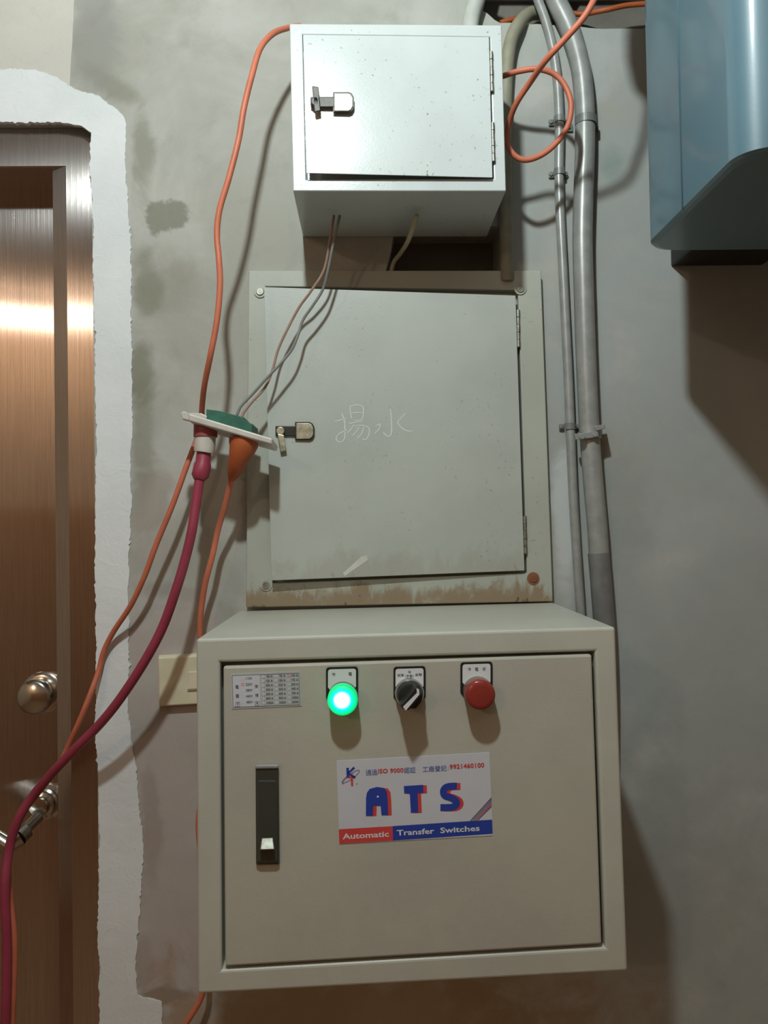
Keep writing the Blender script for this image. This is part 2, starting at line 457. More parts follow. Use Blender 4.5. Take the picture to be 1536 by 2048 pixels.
bm = bmesh.new(); tube(bm, [at(78, 1632, -.058), at(60, 1650, -.045), at(42, 1668, -.03)], .0075, 16)
tube(bm, [at(50, 1660, -.036), at(36, 1674, -.026)], .0125, 20); tube(bm, [at(40, 1672, -.03), at(8, 1694, -.02)], [.013, .0105], 16)
tube(bm, [at(14, 1690, -.02), at(-60, 1640, -.02)], [.011, .009], 16)
o = obj('lever_handle', bm, M_chrome, door)

# white filler round the frame, with a ragged edge
def ragged(pl, amp, step=16, keep=()):
    out = []; w_ = 0.0
    for i, (x, y) in enumerate(pl):
        x2, y2 = pl[(i + 1) % len(pl)]; l = math.hypot(x2 - x, y2 - y) or 1; n = max(1, int(l / step))
        nx, ny = -(y2 - y) / l, (x2 - x) / l
        for k in range(n):
            t = k / n
            w_ = w_ * .8 + random.uniform(-amp, amp) * .55
            j = w_ + random.uniform(-amp, amp) * .35 + (random.uniform(-1, 1) * amp * 1.6 if random.random() < .06 else 0)
            out.append((x + (x2 - x) * t + nx * j, y + (y2 - y) * t + ny * j))
    return out
def slab(name, pl, d, m, bev=0.0006):
    bm = bmesh.new(); vs = [bm.verts.new(at(x, y, d)) for x, y in pl]
    es = [bm.edges.new((vs[i], vs[(i + 1) % len(vs)])) for i in range(len(vs))]
    r = bmesh.ops.triangle_fill(bm, edges=es, use_beauty=True)
    fs = [g for g in r['geom'] if isinstance(g, bmesh.types.BMFace)]
    e = bmesh.ops.extrude_face_region(bm, geom=fs)
    for v in [g for g in e['geom'] if isinstance(g, bmesh.types.BMVert)]: v.co.y += d + .004
    return struct(name, bm, m)
slab('trim_2', ragged([(-1100, 130), (60, 138), (110, 152), (150, 178), (196, 192), (238, 222), (252, 240), (250, 330), (258, 440), (262, 620),
      (264, 800), (262, 1000), (258, 1190), (256, 1420), (270, 1520), (278, 1600), (286, 1690), (280, 1800), (272, 1880), (276, 1990), (322, 2004), (326, 2200),
      (203, 2200), (198, 1940), (195, 1860), (197, 1760), (199, 1640), (196, 1560), (190, 1440), (192, 1300), (190, 1120), (192, 900), (189, 700), (187, 500),
      (184, 400), (180, 330), (181, 266), (168, 254), (120, 247), (60, 244), (-1100, 243)], 2.4, 5), .0016, M_plaster)
slab('trim_3', ragged([(-1100, -500), (150, -500), (148, 0), (144, 90), (139, 190), (60, 160), (-1100, 150)], 0.8, 12), .0010, M_beige)

# ---------------------------------------------------------------- frame-and-door sheet metal boxes
def framed_box(name, O, I, d, dback, lip, m, parent, bev=.0012):
    """sheet metal case: outer corners O, opening corners I (pixels) on y=-d; lip depth; back plane"""
    o = pxpoly(O, d); i = pxpoly(I, d); b = back_of(o, dback); i2 = back_of(i, d - lip)
    bm = bmesh.new()
    V = [[bm.verts.new(p) for p in q] for q in (o, i, i2, b)]
    sharp = []
    for k in range(4):
        n = (k + 1) % 4
        f = bm.faces.new((V[0][k], V[0][n], V[1][n], V[1][k]))
        sharp += [f.edges[0], f.edges[2]]
        bm.faces.new((V[1][k], V[1][n], V[2][n], V[2][k])); g = bm.faces.new((V[0][k], V[3][k], V[3][n], V[0][n]))
        sharp.append(g.edges[0])
    bm.faces.new(V[2]); bm.faces.new(V[3][::-1])
    bmesh.ops.bevel(bm, geom=list(set(sharp)), offset=bev, segments=3, profile=0.5, affect='EDGES')
    return obj(name, bm, m, parent)

def leaf(name, C, ds, thick, m, parent, bev=.001):
    """door leaf with its own stand-off at each corner"""
    f = [at(x, y, d) for (x, y), d in zip(C, ds)]
    b = [Vector((p.x, p.y + thick, p.z)) for p in f]
    bm = bmesh.new(); hexa(bm, f, b, bev, 2); return obj(name, bm, m, parent)

# ---- upper junction box
tb = thing('junction_box', 'small pale grey steel junction box high on the wall, its door slightly ajar', 'electrical box', at(797, 382, .07))
framed_box('enclosure', [(579, 47), (1003, 50), (1012, 382), (586, 382)], [(605, 69), (980, 74), (988, 357), (612, 359)], .135, .001, .02, M_boxpaint, tb)
tbd = leaf('door', [(606, 69), (978, 74), (985, 355), (613, 346)], [.1405, .1365, .1395, .1435], .0012, M_boxpaint, tb, .0004)
def hinge(px, py0, px1, py1, d, m, parent, r=.0022):
    bm = bmesh.new(); n = 5
    for k in range(n):
        a, b = k / n, (k + .93) / n
        tube(bm, [at(px + (px1 - px) * a, py0 + (py1 - py0) * a, d), at(px + (px1 - px) * b, py0 + (py1 - py0) * b, d)], r if k % 2 == 0 else r * .86, 12)
    hexa(bm, pxpoly([(px - 4, py0), (px + 4, py0), (px1 + 4, py1), (px1 - 4, py1)], d - .0008), pxpoly([(px - 4, py0), (px + 4, py0), (px1 + 4, py1), (px1 - 4, py1)], d - .0018))
    return obj('hinge', bm, m, parent)
hinge(982, 104, 984, 184, .1375, M_zinc, tb); hinge(985, 246, 987, 324, .1375, M_zinc, tb)
def latch(parent, x0, x1, xm, yc, h, d, wing, side):
    """sliding latch: dark bolt x0..xm, rounded plate xm..x1, wing knob"""
    la = obj('latch_bolt', hexa(bmesh.new(), pxpoly([(x0, yc - 10), (xm + 4, yc - 10), (xm + 4, yc + 10), (x0, yc + 10)], d + .0022),
             pxpoly([(x0, yc - 10), (xm + 4, yc - 10), (xm + 4, yc + 10), (x0, yc + 10)], d), .0008), M_dark, parent)
    pl = [(xm, yc - h), (x1 - 10, yc - h), (x1 - 4, yc - h + 3), (x1, yc - h + 11), (x1, yc + h - 11), (x1 - 4, yc + h - 3), (x1 - 10, yc + h), (xm, yc + h)]
    bm = bmesh.new(); prism(bm, pxpoly(pl, d + .0018), d, 0); obj('latch_surround', bm, M_dark, la)
    c0x = (xm + x1) / 2; c0y = yc
    pl2 = [(c0x + (x - c0x) * .88, c0y + (y - c0y) * .88) for x, y in pl]
    bm = bmesh.new(); prism(bm, pxpoly(pl2, d + .0034), d, .0006); obj('latch_plate', bm, M_brass, la)
    c = at(x0 + 10, yc, d + .004); bm = bmesh.new(); disc(bm, c, .0050, d + .001, d + .0062, bev=.0008, sides=20)
    hexa(bm, pxpoly([(wing[0] - 7, wing[1]), (wing[0] + 6, wing[1] + 2), (wing[2] + 7, wing[3] - 3), (wing[2] - 5, wing[3])], d + .0062),
         pxpoly([(wing[0] - 7, wing[1]), (wing[0] + 6, wing[1] + 2), (wing[2] + 7, wing[3] - 3), (wing[2] - 5, wing[3])], d + .0036), .0007)
    obj('latch_wing', bm, M_dark if side else M_brass, la)
latch(tb, 621, 708, 666, 204, 20, .1448, (631, 172, 634, 224), 1)

# ---- flush panel in the middle
mp = thing('wall_panel', 'flush grey steel access panel marked in chalk, rusty along its bottom edge', 'access panel', at(797, 1212, .01))
framed_box('frame', [(497, 541), (1082, 541), (1106, 1203), (492, 1215)], [(531, 573), (1036, 580), (1054, 1146), (545, 1166)], .014, .0, .010, M_framepaint, mp, .0012)
mpd = leaf('door', [(528, 574), (1031, 591), (1049, 1141), (543, 1161)], [.0265, .017, .0185, .028], .0014, M_panelpaint, mp, .0004)
hinge(1036, 620, 1037, 695, .0165, M_zinc, mp, .0024); hinge(1049, 1032, 1051, 1108, .0165, M_zinc, mp, .0024)
latch(mp, 551, 629, 590, 862, 18, .0275, (562, 868, 566, 904), 0)
for x, y, rusty in ((520, 583, 0), (1041, 577, 0), (1067, 1157, 1), (532, 1170, 0)):
    bm = bmesh.new(); c = at(x, y, .016); disc(bm, c, .0078, .014, .0155, bev=.0005, sides=28)
    disc(bm, c, .0052, .0155, .0172, .0046, bev=.0005, sides=20, mi=1)
    disc(bm, c, .0022, .0170, .0174, sides=6, mi=1)
    obj('screw', bm, [mat('rusty_screw', (132, 84, 54), .8), mat('rusty_screw_head', (120, 74, 46), .8)] if rusty else [M_framepaint, M_zinc], mp, label='rusty screw' if rusty else None)
# chalk characters, drawn stroke by stroke just above the tilted leaf
_dc = [at(528, 574, .0265), at(1031, 591, .017), at(1049, 1141, .0185)]
_dn = (_dc[1] - _dc[0]).cross(_dc[2] - _dc[0]).normalized()
def door_pt(px, py):    # the point of the tilted leaf seen at a pixel, a hair proud of the paint
    v = ROT @ Vector(((px - CX) / F, -(py - CY) / F, -1.0))
    p = EYE + v * ((_dc[0] - EYE).dot(_dn) / v.dot(_dn)); return p + Vector((0, -.00025, 0))
def stroke_door(bm, pts, wd):
    q = catmull(pts, 5) if len(pts) > 2 else pts; L, R = [], []
    for i, (x, y) in enumerate(q):
        a = q[max(i - 1, 0)]; b = q[min(i + 1, len(q) - 1)]; dx, dy = b[0] - a[0], b[1] - a[1]; l = math.hypot(dx, dy) or 1
        ww = wd * random.uniform(.75, 1.15); nx, ny = -dy / l * ww / 2, dx / l * ww / 2
        L.append(bm.verts.new(door_pt(x + nx, y + ny))); R.append(bm.verts.new(door_pt(x - nx, y - ny)))
    for i in range(len(q) - 1): bm.faces.new((L[i], L[i + 1], R[i + 1], R[i]))
bm = bmesh.new()
Z = lambda pts: [(600 + a / 2.4, 740 + b / 2.4) for a, b in pts]
for st in ([(168, 247), (195, 240), (222, 232)], [(200, 207), (212, 240), (216, 280), (214, 325), (200, 345), (180, 342), (174, 326), (186, 308), (225, 288)],
           [(240, 175), (242, 205), (248, 232)], [(240, 175), (272, 168), (300, 176), (304, 200), (296, 238), (262, 242)], [(248, 208), (272, 204), (298, 206)],
           [(234, 258), (262, 252), (302, 246)], [(258, 262), (244, 285), (228, 302)], [(262, 270), (296, 266), (330, 278), (330, 310), (316, 334), (300, 330)],
           [(284, 272), (270, 296), (252, 316)], [(306, 274), (296, 304), (276, 328)],
           [(434, 186), (438, 230), (440, 290), (430, 318), (412, 312), (400, 300)], [(362, 270), (384, 260), (378, 284), (358, 306)],
           [(506, 208), (484, 232), (470, 252), (486, 276), (512, 292), (540, 294)]):
    stroke_door(bm, Z(st), 2.0)
obj('chalk_writing', bm, M_chalk, mpd)
bm = bmesh.new()
L_ = [(686, 1146), (706, 1128), (722, 1113), (734, 1110), (736, 1120), (722, 1130), (704, 1142), (690, 1152)]
f = bm.faces.new([bm.verts.new(door_pt(x, y)) for x, y in L_]); obj('pale_smear', bm, M_stain, mpd)

# ---- cream transfer-switch cabinet
D = .25
cb = thing('control_cabinet', 'large cream transfer switch cabinet with a lit green lamp and a selector knob', 'electrical box', at(830, 1960, .12))
framed_box('enclosure', [(392, 1278), (1231, 1254), (1256, 1943), (395, 1989)], [(440, 1325), (1190, 1303), (1211, 1895), (444, 1940)], D, .004, .018, M_cream, cb, .0028)
cbd = leaf('door', [(446, 1333), (1184, 1309), (1204, 1889), (450, 1934)], [D + .001] * 4, .012, M_cream_door, cb, .0022)
DF = D + .0012
# paddle handle
bm = bmesh.new(); hp = [(511, 1530), (557, 1529), (559, 1729), (512, 1730)]
hexa(bm, pxpoly(hp, DF + .004), pxpoly(hp, DF), .0015)
hd = obj('handle', bm, M_handle, cb)
bm = bmesh.new(); q = [(515, 1560), (554, 1560), (555, 1724), (516, 1725)]; hexa(bm, pxpoly(q, DF + .0062), pxpoly(q, DF + .003), .0016); obj('paddle', bm, M_handle, hd)
bm = bmesh.new(); f_ = [at(523, 1676, DF + .0065), at(546, 1675, DF + .0065), at(549, 1699, DF + .013), at(520, 1700, DF + .013)]
hexa(bm, f_, [at(523, 1676, DF + .004), at(546, 1675, DF + .004), at(549, 1699, DF + .004), at(520, 1700, DF + .004)], .0008); obj('latch_tab', bm, M_zinc, hd)
bm = bmesh.new(); q = [(511, 1530), (557, 1529), (557, 1537), (511, 1538)]; hexa(bm, pxpoly(q, DF + .0055), pxpoly(q, DF + .002), .0012); obj('top_edge', bm, mat('edge_highlight', (176, 178, 178), .35, .3), hd)  # pale grey colour paints in the chrome highlight along the top

# legend plates and devices
def legend(cx, top, parent, lines):
    """black plate with a white field; cx, top pixels on the door plane"""
    sl = -.028
    def P(x, y): return (cx + x, top + y + sl * x)
    def rr(x0, y0, x1, y1, r, cut):
        out = []
        for (a, b, s) in ((x0 + r, y0 + r, 180), (x1 - r, y0 + r, 270)):
            for k in range(5):
                an = math.radians(s + k * 22.5); out.append(P(a + r * math.cos(an), b + r * math.sin(an)))
        return out + [P(x1, y1 - cut), P(x1 - cut * .8, y1), P(x0 + cut * .8, y1), P(x0, y1 - cut)]
    bm = bmesh.new(); prism(bm, pxpoly(rr(-32, 0, 32, 84, 6, 24), DF + .0012), DF - .0003)
    pl = obj('legend_plate', bm, M_black, parent)
    bm = bmesh.new(); flat(bm, pxpoly(rr(-28, 4, 28, 50, 5, 10), DF + .0014), 0)
    for s, x0, x1, yb, h in lines:
        text_px(bm, s, *P(x0, yb), *P(x1, yb), h, DF + .0016, 1, bold=.01)
    obj('legend_print', bm, [M_white, M_ink], parent)
    return pl
def lensobj(name, c, r, d0, prof_, m, parent, label=None):
    return turned(name, c, prof_, m, parent, y0=-d0, label=label)
def pilot(cx, cy, lx, lt, lines, lens_mat, lab):
    c = at(cx, cy, D + .021)
    t = lensobj('pilot_lamp', c, 0, DF, [(.0139, 0), (.0139, .007), (.0134, .009), (.0130, .0095)], M_zinc, cb, lab)
    legend(lx, lt, t, lines)
    lensobj('lens', c, 0, DF + .008, [(.0128, 0), (.0139, .001), (.0141, .010), (.0137, .0122), (.0124, .0134), (.009, .0140), (.001, .0142)], lens_mat, t)
    return t
pilot(685, 1401, 684, 1334, [('市', -20, -13, 18, 7), ('電', 13, 20, 18, 7)], M_glow, 'green pilot lamp, lit')
pilot(961, 1390, 953, 1324, [('發', -18, -11, 18, 7), ('電', -3, 4, 18, 7), ('機', 12, 19, 18, 7)], M_redlens, 'red pilot lamp, unlit')
c = at(820, 1390, D + .015)
sw = turned('selector_switch', at(819, 1386, D + .006), [(.0138, 0), (.0138, .006), (.0133, .0085), (.0125, .010), (.0118, .0095)], M_chrome, cb, y0=-DF)
legend(819, 1333, sw, [('試車', -24, -11, 20, 6), ('停', -3, 3, 14, 6), ('（手動）', -9, 9, 23, 7), ('自動', 12, 25, 20, 6)])
kn = turned('knob', c, [(.0120, 0), (.0120, .007), (.0113, .010), (.010, .0105), (.001, .0105)], M_black, sw, y0=-(DF + .008))
gp = D + .032
g = [(838, 1377), (843, 1388), (816, 1422), (806, 1418), (800, 1409)]
bm = bmesh.new(); hexa(bm, pxpoly([(831, 1374), (844, 1388), (816, 1422), (802, 1410)], gp), pxpoly([(826, 1366), (843, 1382), (814, 1418), (796, 1404)], D + .019), .001)
obj('knob_grip', bm, M_black, sw)
bm = bmesh.new(); prism(bm, pxpoly([(833, 1377), (838, 1379), (839, 1389), (812, 1421), (806, 1414), (834, 1386)], gp + .0007), gp - .0002)
obj('pointer', bm, M_white, sw, label='white pointer line')

# rating label (small grey table)
rt = [(464, 1351), (598, 1346), (600, 1410), (466, 1415)]
bm = bmesh.new(); prism(bm, pxpoly([(461, 1348), (601, 1342), (604, 1412), (463, 1418)], DF + .0003), DF - .0004)
rl = obj('rating_label', bm, M_paper2, cb)
def RL(u, v):
    x = 464 + 134 * u + 2 * v; y = 1351 - 5 * u + 64 * v; return (x, y)
bm = bmesh.new()
def quadp(u0, v0, u1, v1, mi, d): flat(bm, pxpoly([RL(u0, v0), RL(u1, v0), RL(u1, v1), RL(u0, v1)], d), mi)
quadp(0, 0, .41, 1, 0, DF + .0004)
for (a, b, c_, e) in ((0, 0, 1, .012), (0, .985, 1, 1), (0, 0, .006, 1), (.994, 0, 1, 1), (.475, 0, .478, 1)): quadp(a, b, c_, e, 1, DF + .0005)
volts = ['110V', '220V', '380V', '440V', '480V']
for i, s in enumerate(volts):
    v = .15 + i * .185
    text_px(bm, s, *RL(.20, v), *RL(.30, v), 5.2, DF + .0006, 1, .012)
    quadp(.13, v - .10, .178, v + .005, 2 if i == 1 else 3, DF + .0005)
for s, u, v in (('電', .045, .42), ('壓', .045, .70), ('V', .055, .94), ('安', .335, .42), ('培', .335, .70), ('A', .345, .94)):
    text_px(bm, s, *RL(u, v), *RL(u + (.05 if s not in 'VA' else .035), v), 7, DF + .0006, 1, .01)
for u in (.04, .33):
    for (a, b, c_, e) in ((u, .84, u + .065, .85), (u, .97, u + .065, .98), (u, .84, u + .005, .98), (u + .06, .84, u + .065, .98)): quadp(a, b, c_, e, 1, DF + .0005)
amps = [['50 A', '125 A', '200 A', '300 A', '500 A', '800 A', '1200A'], ['75 A', '150 A', '225 A', '350 A', '600 A', '900 A', '1500A'],
        ['100 A', '175 A', '250 A', '400 A', '700 A', '1000A', '2000A']]
for j in range(3):
    for i in range(7):
        v = .105 + i * .138; u = .50 + j * .19; s = amps[j][i]
        text_px(bm, s, *RL(u + (.015 if len(s) < 5 else 0), v), *RL(u + .105, v), 4.8, DF + .0006, 1, .012)
        quadp(u - .055, v - .085, u - .012, v + .01, 2 if (j == 2 and i == 0) else 3, DF + .0005)
obj('label_print', bm, [M_paper, M_ink, mat('pink_mark', (214, 160, 164), .5), mat('tick_field', (196, 202, 206), .5)], rl)

# maker's sticker
bm = bmesh.new(); prism(bm, pxpoly([(673, 1522), (979, 1505), (986, 1671), (679, 1688)], DF + .0003), DF - .0004)
stk = obj('label_sticker', bm, M_paper, cb)
def Q(a, b): return (480 + a / 2.8444, 1480 + b / 2.8444)       # coordinates measured in an enlarged view
bm = bmesh.new(); d1, d2, d3 = DF + .0005, DF + .0007, DF + .0009
flat(bm, pxpoly([Q(562, 508), Q(868, 490), Q(870, 572), Q(565, 590)], d1), 2)
flat(bm, pxpoly([Q(868, 490), Q(1434, 453), Q(1437, 533), Q(870, 572)], d1), 1)
for k, (mi) in enumerate((3, 4, 2, 3)):
    o_ = k * 13
    flat(bm, pxpoly([Q(1308 + o_, 460 - k), Q(1316 + o_, 459 - k), Q(1431, 336 + o_ * 1.15), Q(1430, 326 + o_ * 1.15)], d1), mi)
text_px(bm, 'Automatic', *Q(584, 566), *Q(848, 550), 11.5, d2, 0, .022)
text_px(bm, 'Transfer', *Q(893, 545), *Q(1106, 533), 11.5, d2, 0, .022)
text_px(bm, 'Switches', *Q(1140, 531), *Q(1364, 517), 11.5, d2, 0, .022)
text_px(bm, '通過', *Q(716, 202), *Q(783, 198), 11.5, d2, 4, .006)
text_px(bm, 'ISO 9000', *Q(786, 190), *Q(930, 184), 9, d2, 2, .02)
text_px(bm, '認証', *Q(933, 189), *Q(1000, 185), 11.5, d2, 4, .006)
text_px(bm, '工廠登記', *Q(1040, 183), *Q(1176, 175), 11.5, d2, 4, .006)
text_px(bm, ':', *Q(1183, 168), *Q(1187, 168), 5, d2, 4, .0)
text_px(bm, '9921460100', *Q(1193, 166), *Q(1390, 155), 9.5, d2, 2, .022)
def glyph(pts, wd, dx, dy, mi, d, smooth=True): stroke_px(bm, [Q(a + dx, b + dy) for a, b in pts], wd / 2.8444, d, mi, 5, smooth)
def A_(dx, dy, mi, d):
    pts = [(733, 430), (733, 330), (738, 300), (756, 283), (783, 278), (808, 282), (826, 298), (831, 330), (838, 425)]
    out = [(716, 432), (717, 330), (722, 300), (738, 278), (780, 267), (820, 274), (836, 296), (840, 340), (843, 426), (805, 428), (800, 374), (778, 374), (758, 374), (756, 430)]
    flat(bm, pxpoly([Q(a + dx, b + dy) for a, b in out], d), mi)
def T_(dx, dy, mi, d):
    out = [(932, 262), (1042, 255), (1044, 300), (1010, 303), (1014, 412), (972, 414), (966, 306), (934, 303)]
    flat(bm, pxpoly([Q(a + dx, b + dy) for a, b in out], d), mi)
def S_(dx, dy, mi, d):
    glyph([(1234, 262), (1190, 264), (1166, 274), (1157, 296), (1168, 318), (1198, 328), (1226, 344), (1232, 364), (1214, 380), (1180, 384), (1140, 384)], 39, dx, dy, mi, d)
for fn in (A_, T_, S_):
    fn(20, 2, 2, d1); fn(0, 0, 1, d2)
disc_c = Q(784, 322); flat(bm, pxpoly([(disc_c[0] + 2.2 * math.cos(k), disc_c[1] + 2.2 * math.sin(k)) for k in [i * .785 for i in range(8)]], d3), 0)
# emblem: letters inside two crossing rings
glyph([(612, 158), (614, 214)], 15, 0, 0, 1, d2, False); glyph([(650, 156), (616, 188), (655, 214)], 13, 0, 0, 1, d2, False)
glyph([(616, 212), (656, 209)], 9, 0, 0, 2, d2, False); glyph([(636, 210), (638, 260)], 12, 0, 0, 2, d2, False)
el = [(630 + 52 * math.cos(t) * .95, 208 + 52 * math.cos(t) * -.62 + 17 * math.sin(t)) for t in [i * math.pi / 12 for i in range(25)]]
glyph(el, 3.4, 0, 0, 4, d1); el2 = [(a + 2, b + 6) for a, b in el[10:20]]; glyph(el2, 3, 0, 0, 2, d1)
glyph([(662, 250), (668, 250)], 5, 0, 0, 3, d1, False)
obj('sticker_print', bm, [M_white, M_inkblue, M_inkred, M_ink, M_inklav], stk)

# ---- ivory socket plate half behind the cabinet
sp = thing('socket_plate', 'ivory plastic wall socket plate half hidden behind the cream cabinet', 'socket', at(360, 1413, 0))
bm = bmesh.new(); q = [(316, 1315), (440, 1309), (441, 1406), (318, 1413)]; hexa(bm, pxpoly(q, .011), back_of(pxpoly([(312, 1312), (442, 1305), (443, 1410), (315, 1416)], .011), .0), .002, 3)
obj('cover', bm, M_ivory, sp)
bm = bmesh.new(); q = [(376, 1344), (404, 1343), (404, 1378), (376, 1379)]; hexa(bm, pxpoly(q, .0122), pxpoly(q, .010), .0006); obj('insert', bm, M_ivory, sp)
bm = bmesh.new(); q = [(375, 1378), (404, 1376), (404, 1380), (375, 1382)]; hexa(bm, pxpoly(q, .0126), pxpoly(q, .010)); obj('slot', bm, M_olive, sp)

# ---------------------------------------------------------------- hanging socket, plugs, cords, wires
hs = thing('hanging_socket', 'white socket plate with green body dangling by wires left of the panel', 'socket', at(455, 860, .07))
bm = bmesh.new()
hexa(bm, [at(376, 826, .105), at(546, 877, .105), at(543, 889, .105), at(377, 842, .105)],
     [Vector((p.x, -.052, p.z - .003)) for p in (at(376, 826, .105), at(546, 877, .105), at(543, 889, .105), at(377, 842, .105))], .0018, 3)
obj('cover', bm, M_plastic, hs)
bm = bmesh.new(); pl = [(413, 818), (440, 822), (487, 834), (488, 841), (505, 848), (504, 868), (460, 856), (412, 842)]
prism(bm, pxpoly(pl, .094), .048, .0008); obj('socket_body', bm, M_green, hs)
bm = bmesh.new(); pl = [(360, 826), (366, 822), (384, 828), (402, 826), (414, 832), (412, 842), (382, 842), (364, 838)]
prism(bm, pxpoly(pl, .098), .085, .0012); obj('mounting_clip', bm, M_plastic, hs)

rc = thing('red_cable', 'thick raspberry red cable with white-collared plug hanging under the dangling socket', 'cable', at(400, 960, .08))
bm = bmesh.new(); tube(bm, [at(411, 848, .082), at(411, 874, .082)], [.0135, .0138], 24); obj('plug_head', bm, M_pink, rc)
bm = bmesh.new(); tube(bm, [at(411, 872, .082), at(409, 898, .083), at(408, 905, .083)], [.0122, .0122, .0116], 24); obj('plug_collar', bm, M_plastic, rc)
bm = bmesh.new(); tube(bm, [at(408, 903, .083), at(406, 924, .084), at(405, 930, .084), at(403, 940, .085), at(400, 952, .086), at(398, 960, .087)], [.0082, .0088, .0100, .0100, .0100, .0064], 20); obj('plug_body', bm, M_red, rc)
bm = bmesh.new()
tube(bm, cord_path([(400, 952, .086), (393, 1000, .087), (384, 1060, .09), (370, 1120, .09), (352, 1180, .09), (325, 1255, .085), (288, 1325, .08), (240, 1398, .07), (198, 1450, .06),
     (150, 1498, .05), (105, 1545, .035), (66, 1592, .02), (36, 1640, .02), (18, 1700, .02), (10, 1780, .03), (14, 1900, .03), (10, 2080, .03), (0, 2400, .03)]), .0056, 14)
obj('cord', bm, M_red, rc)

oc = thing('extension_cord', 'long orange cord running from the top box down the left wall and across the door', 'cord', at(430, 560, .1))
bm = bmesh.new()
tube(bm, cord_path([(600, 52, .06), (575, 56, .075), (545, 68, .095), (520, 98, .11), (504, 150, .12), (488, 215, .125), (477, 280, .125), (458, 355, .125), (439, 420, .122), (434, 470, .12),
     (438, 520, .12), (440, 570, .118), (434, 640, .115), (421, 710, .11), (409, 770, .088), (404, 815, .060), (402, 850, .044), (393, 880, .044), (374, 930, .05), (345, 1010, .048), (312, 1090, .045), (290, 1150, .04), (262, 1210, .03), (228, 1262, .016),
     (208, 1302, .010), (198, 1340, .010), (180, 1390, .02), (160, 1440, .02), (135, 1495, .01), (118, 1530, .01), (88, 1572, .01), (52, 1618, .01), (28, 1665, .01), (16, 1720, .01), (22, 1800, .0), (30, 1900, .0), (24, 2080, .0), (20, 2400, 0)]), .0034, 12)
obj('cord', bm, M_orange, oc)

o2 = thing('plug_cord', 'orange plug and cord dropping from the dangling socket behind the cream cabinet', 'cord', at(470, 900, .06))
bm = bmesh.new(); tube(bm, [at(488, 877, .084), at(487, 890, .084), at(484, 900, .086), at(474, 928, .078), at(468, 945, .072), at(463, 958, .066)], [.0172, .0170, .0150, .0105, .0085, .0045], 20); obj('plug', bm, M_plug_orange, o2)
bm = bmesh.new()
tube(bm, cord_path([(465, 950, .068), (459, 975, .058), (449, 1015, .048), (436, 1060, .04), (424, 1115, .04), (411, 1165, .036), (403, 1215, .03), (400, 1270, .03), (406, 1400, .03),
     (406, 1560, .03), (397, 1650, .03), (406, 1750, .03), (415, 1930, .03), (404, 1990, .03), (384, 2028, .03), (366, 2060, .03), (340, 2140, .03)]), .0036, 12)
obj('cord', bm, M_orange, o2)

bm = bmesh.new()
tube(bm, cord_path([(668, 430, .08), (660, 480, .07), (648, 540, .062), (622, 582, .058), (598, 615, .052), (574, 660, .050), (556, 700, .050), (545, 740, .052), (530, 775, .056), (505, 803, .065), (488, 824, .07), (484, 834, .072)]), .0016, 8)
tag(obj('wire', bm, M_wire_pink), 'thin pinkish wire, left one of the pair feeding the dangling socket', 'wire')
bm = bmesh.new()
tube(bm, cord_path([(680, 430, .085), (668, 480, .075), (655, 545, .066), (645, 580, .06), (625, 612, .058), (606, 640, .056), (596, 670, .058), (583, 700, .059), (560, 728, .061), (530, 760, .064), (505, 788, .066), (482, 812, .07), (474, 830, .072)]), .0017, 8)
tag(obj('wire', bm, M_wire), 'thin grey wire, right one of the pair feeding the dangling socket', 'wire')
bm = bmesh.new()
tube(bm, cord_path([(834, 430, .09), (826, 455, .075), (815, 484, .05), (800, 508, .02), (788, 524, .004), (782, 545, .002)]), [.0028] * 41, 10)
tag(obj('wire', bm, M_ivory_wire), 'short ivory wire in shadow between the top box and the panel', 'wire')

# ---- looped orange cord on the right
lc = thing('looped_cord', 'orange cord looped once beside the top box, over the pipes', 'cord', at(1080, 320, .08))
bm = bmesh.new()
tube(bm, cord_path([(985, 160, .05), (1012, 150, .07), (1040, 142, .08), (1075, 138, .085), (1108, 148, .085), (1130, 172, .085), (1142, 208, .085), (1136, 250, .085), (1116, 282, .085), (1086, 308, .085), (1052, 320, .085),
     (1028, 310, .085), (1014, 285, .088), (1017, 250, .10), (1032, 208, .12), (1060, 165, .14), (1092, 120, .17), (1130, 78, .185), (1162, 42, .195), (1180, 15, .20), (1193, -15, .20), (1205, -70, .205), (1212, -150, .21), (1212, -180, .21)], 8), .0034, 12)
obj('cord', bm, M_orange, lc)
bm = bmesh.new(); tube(bm, [at(1212, -150, .21), at(1212, -170, .21), at(1208, -230, .215), at(1204, -290, .22), at(1204, -330, .22)], [.006, .014, .019, .019, .016], 20); obj('plug', bm, M_black, lc)

# cable in the hole at the top
bm = bmesh.new(); tube(bm, cord_path([(1000, 46, -.030), (1035, 36, -.034), (1070, 24, -.038), (1110, 20, -.040), (1160, 28, -.038), (1210, 20, -.02), (1260, 10, -.02), (1330, 6, -.02)]), .0034, 10)
tag(obj('cable', bm, M_plug_orange), 'dim orange cable lying in the rough hole above the pipes', 'cable')

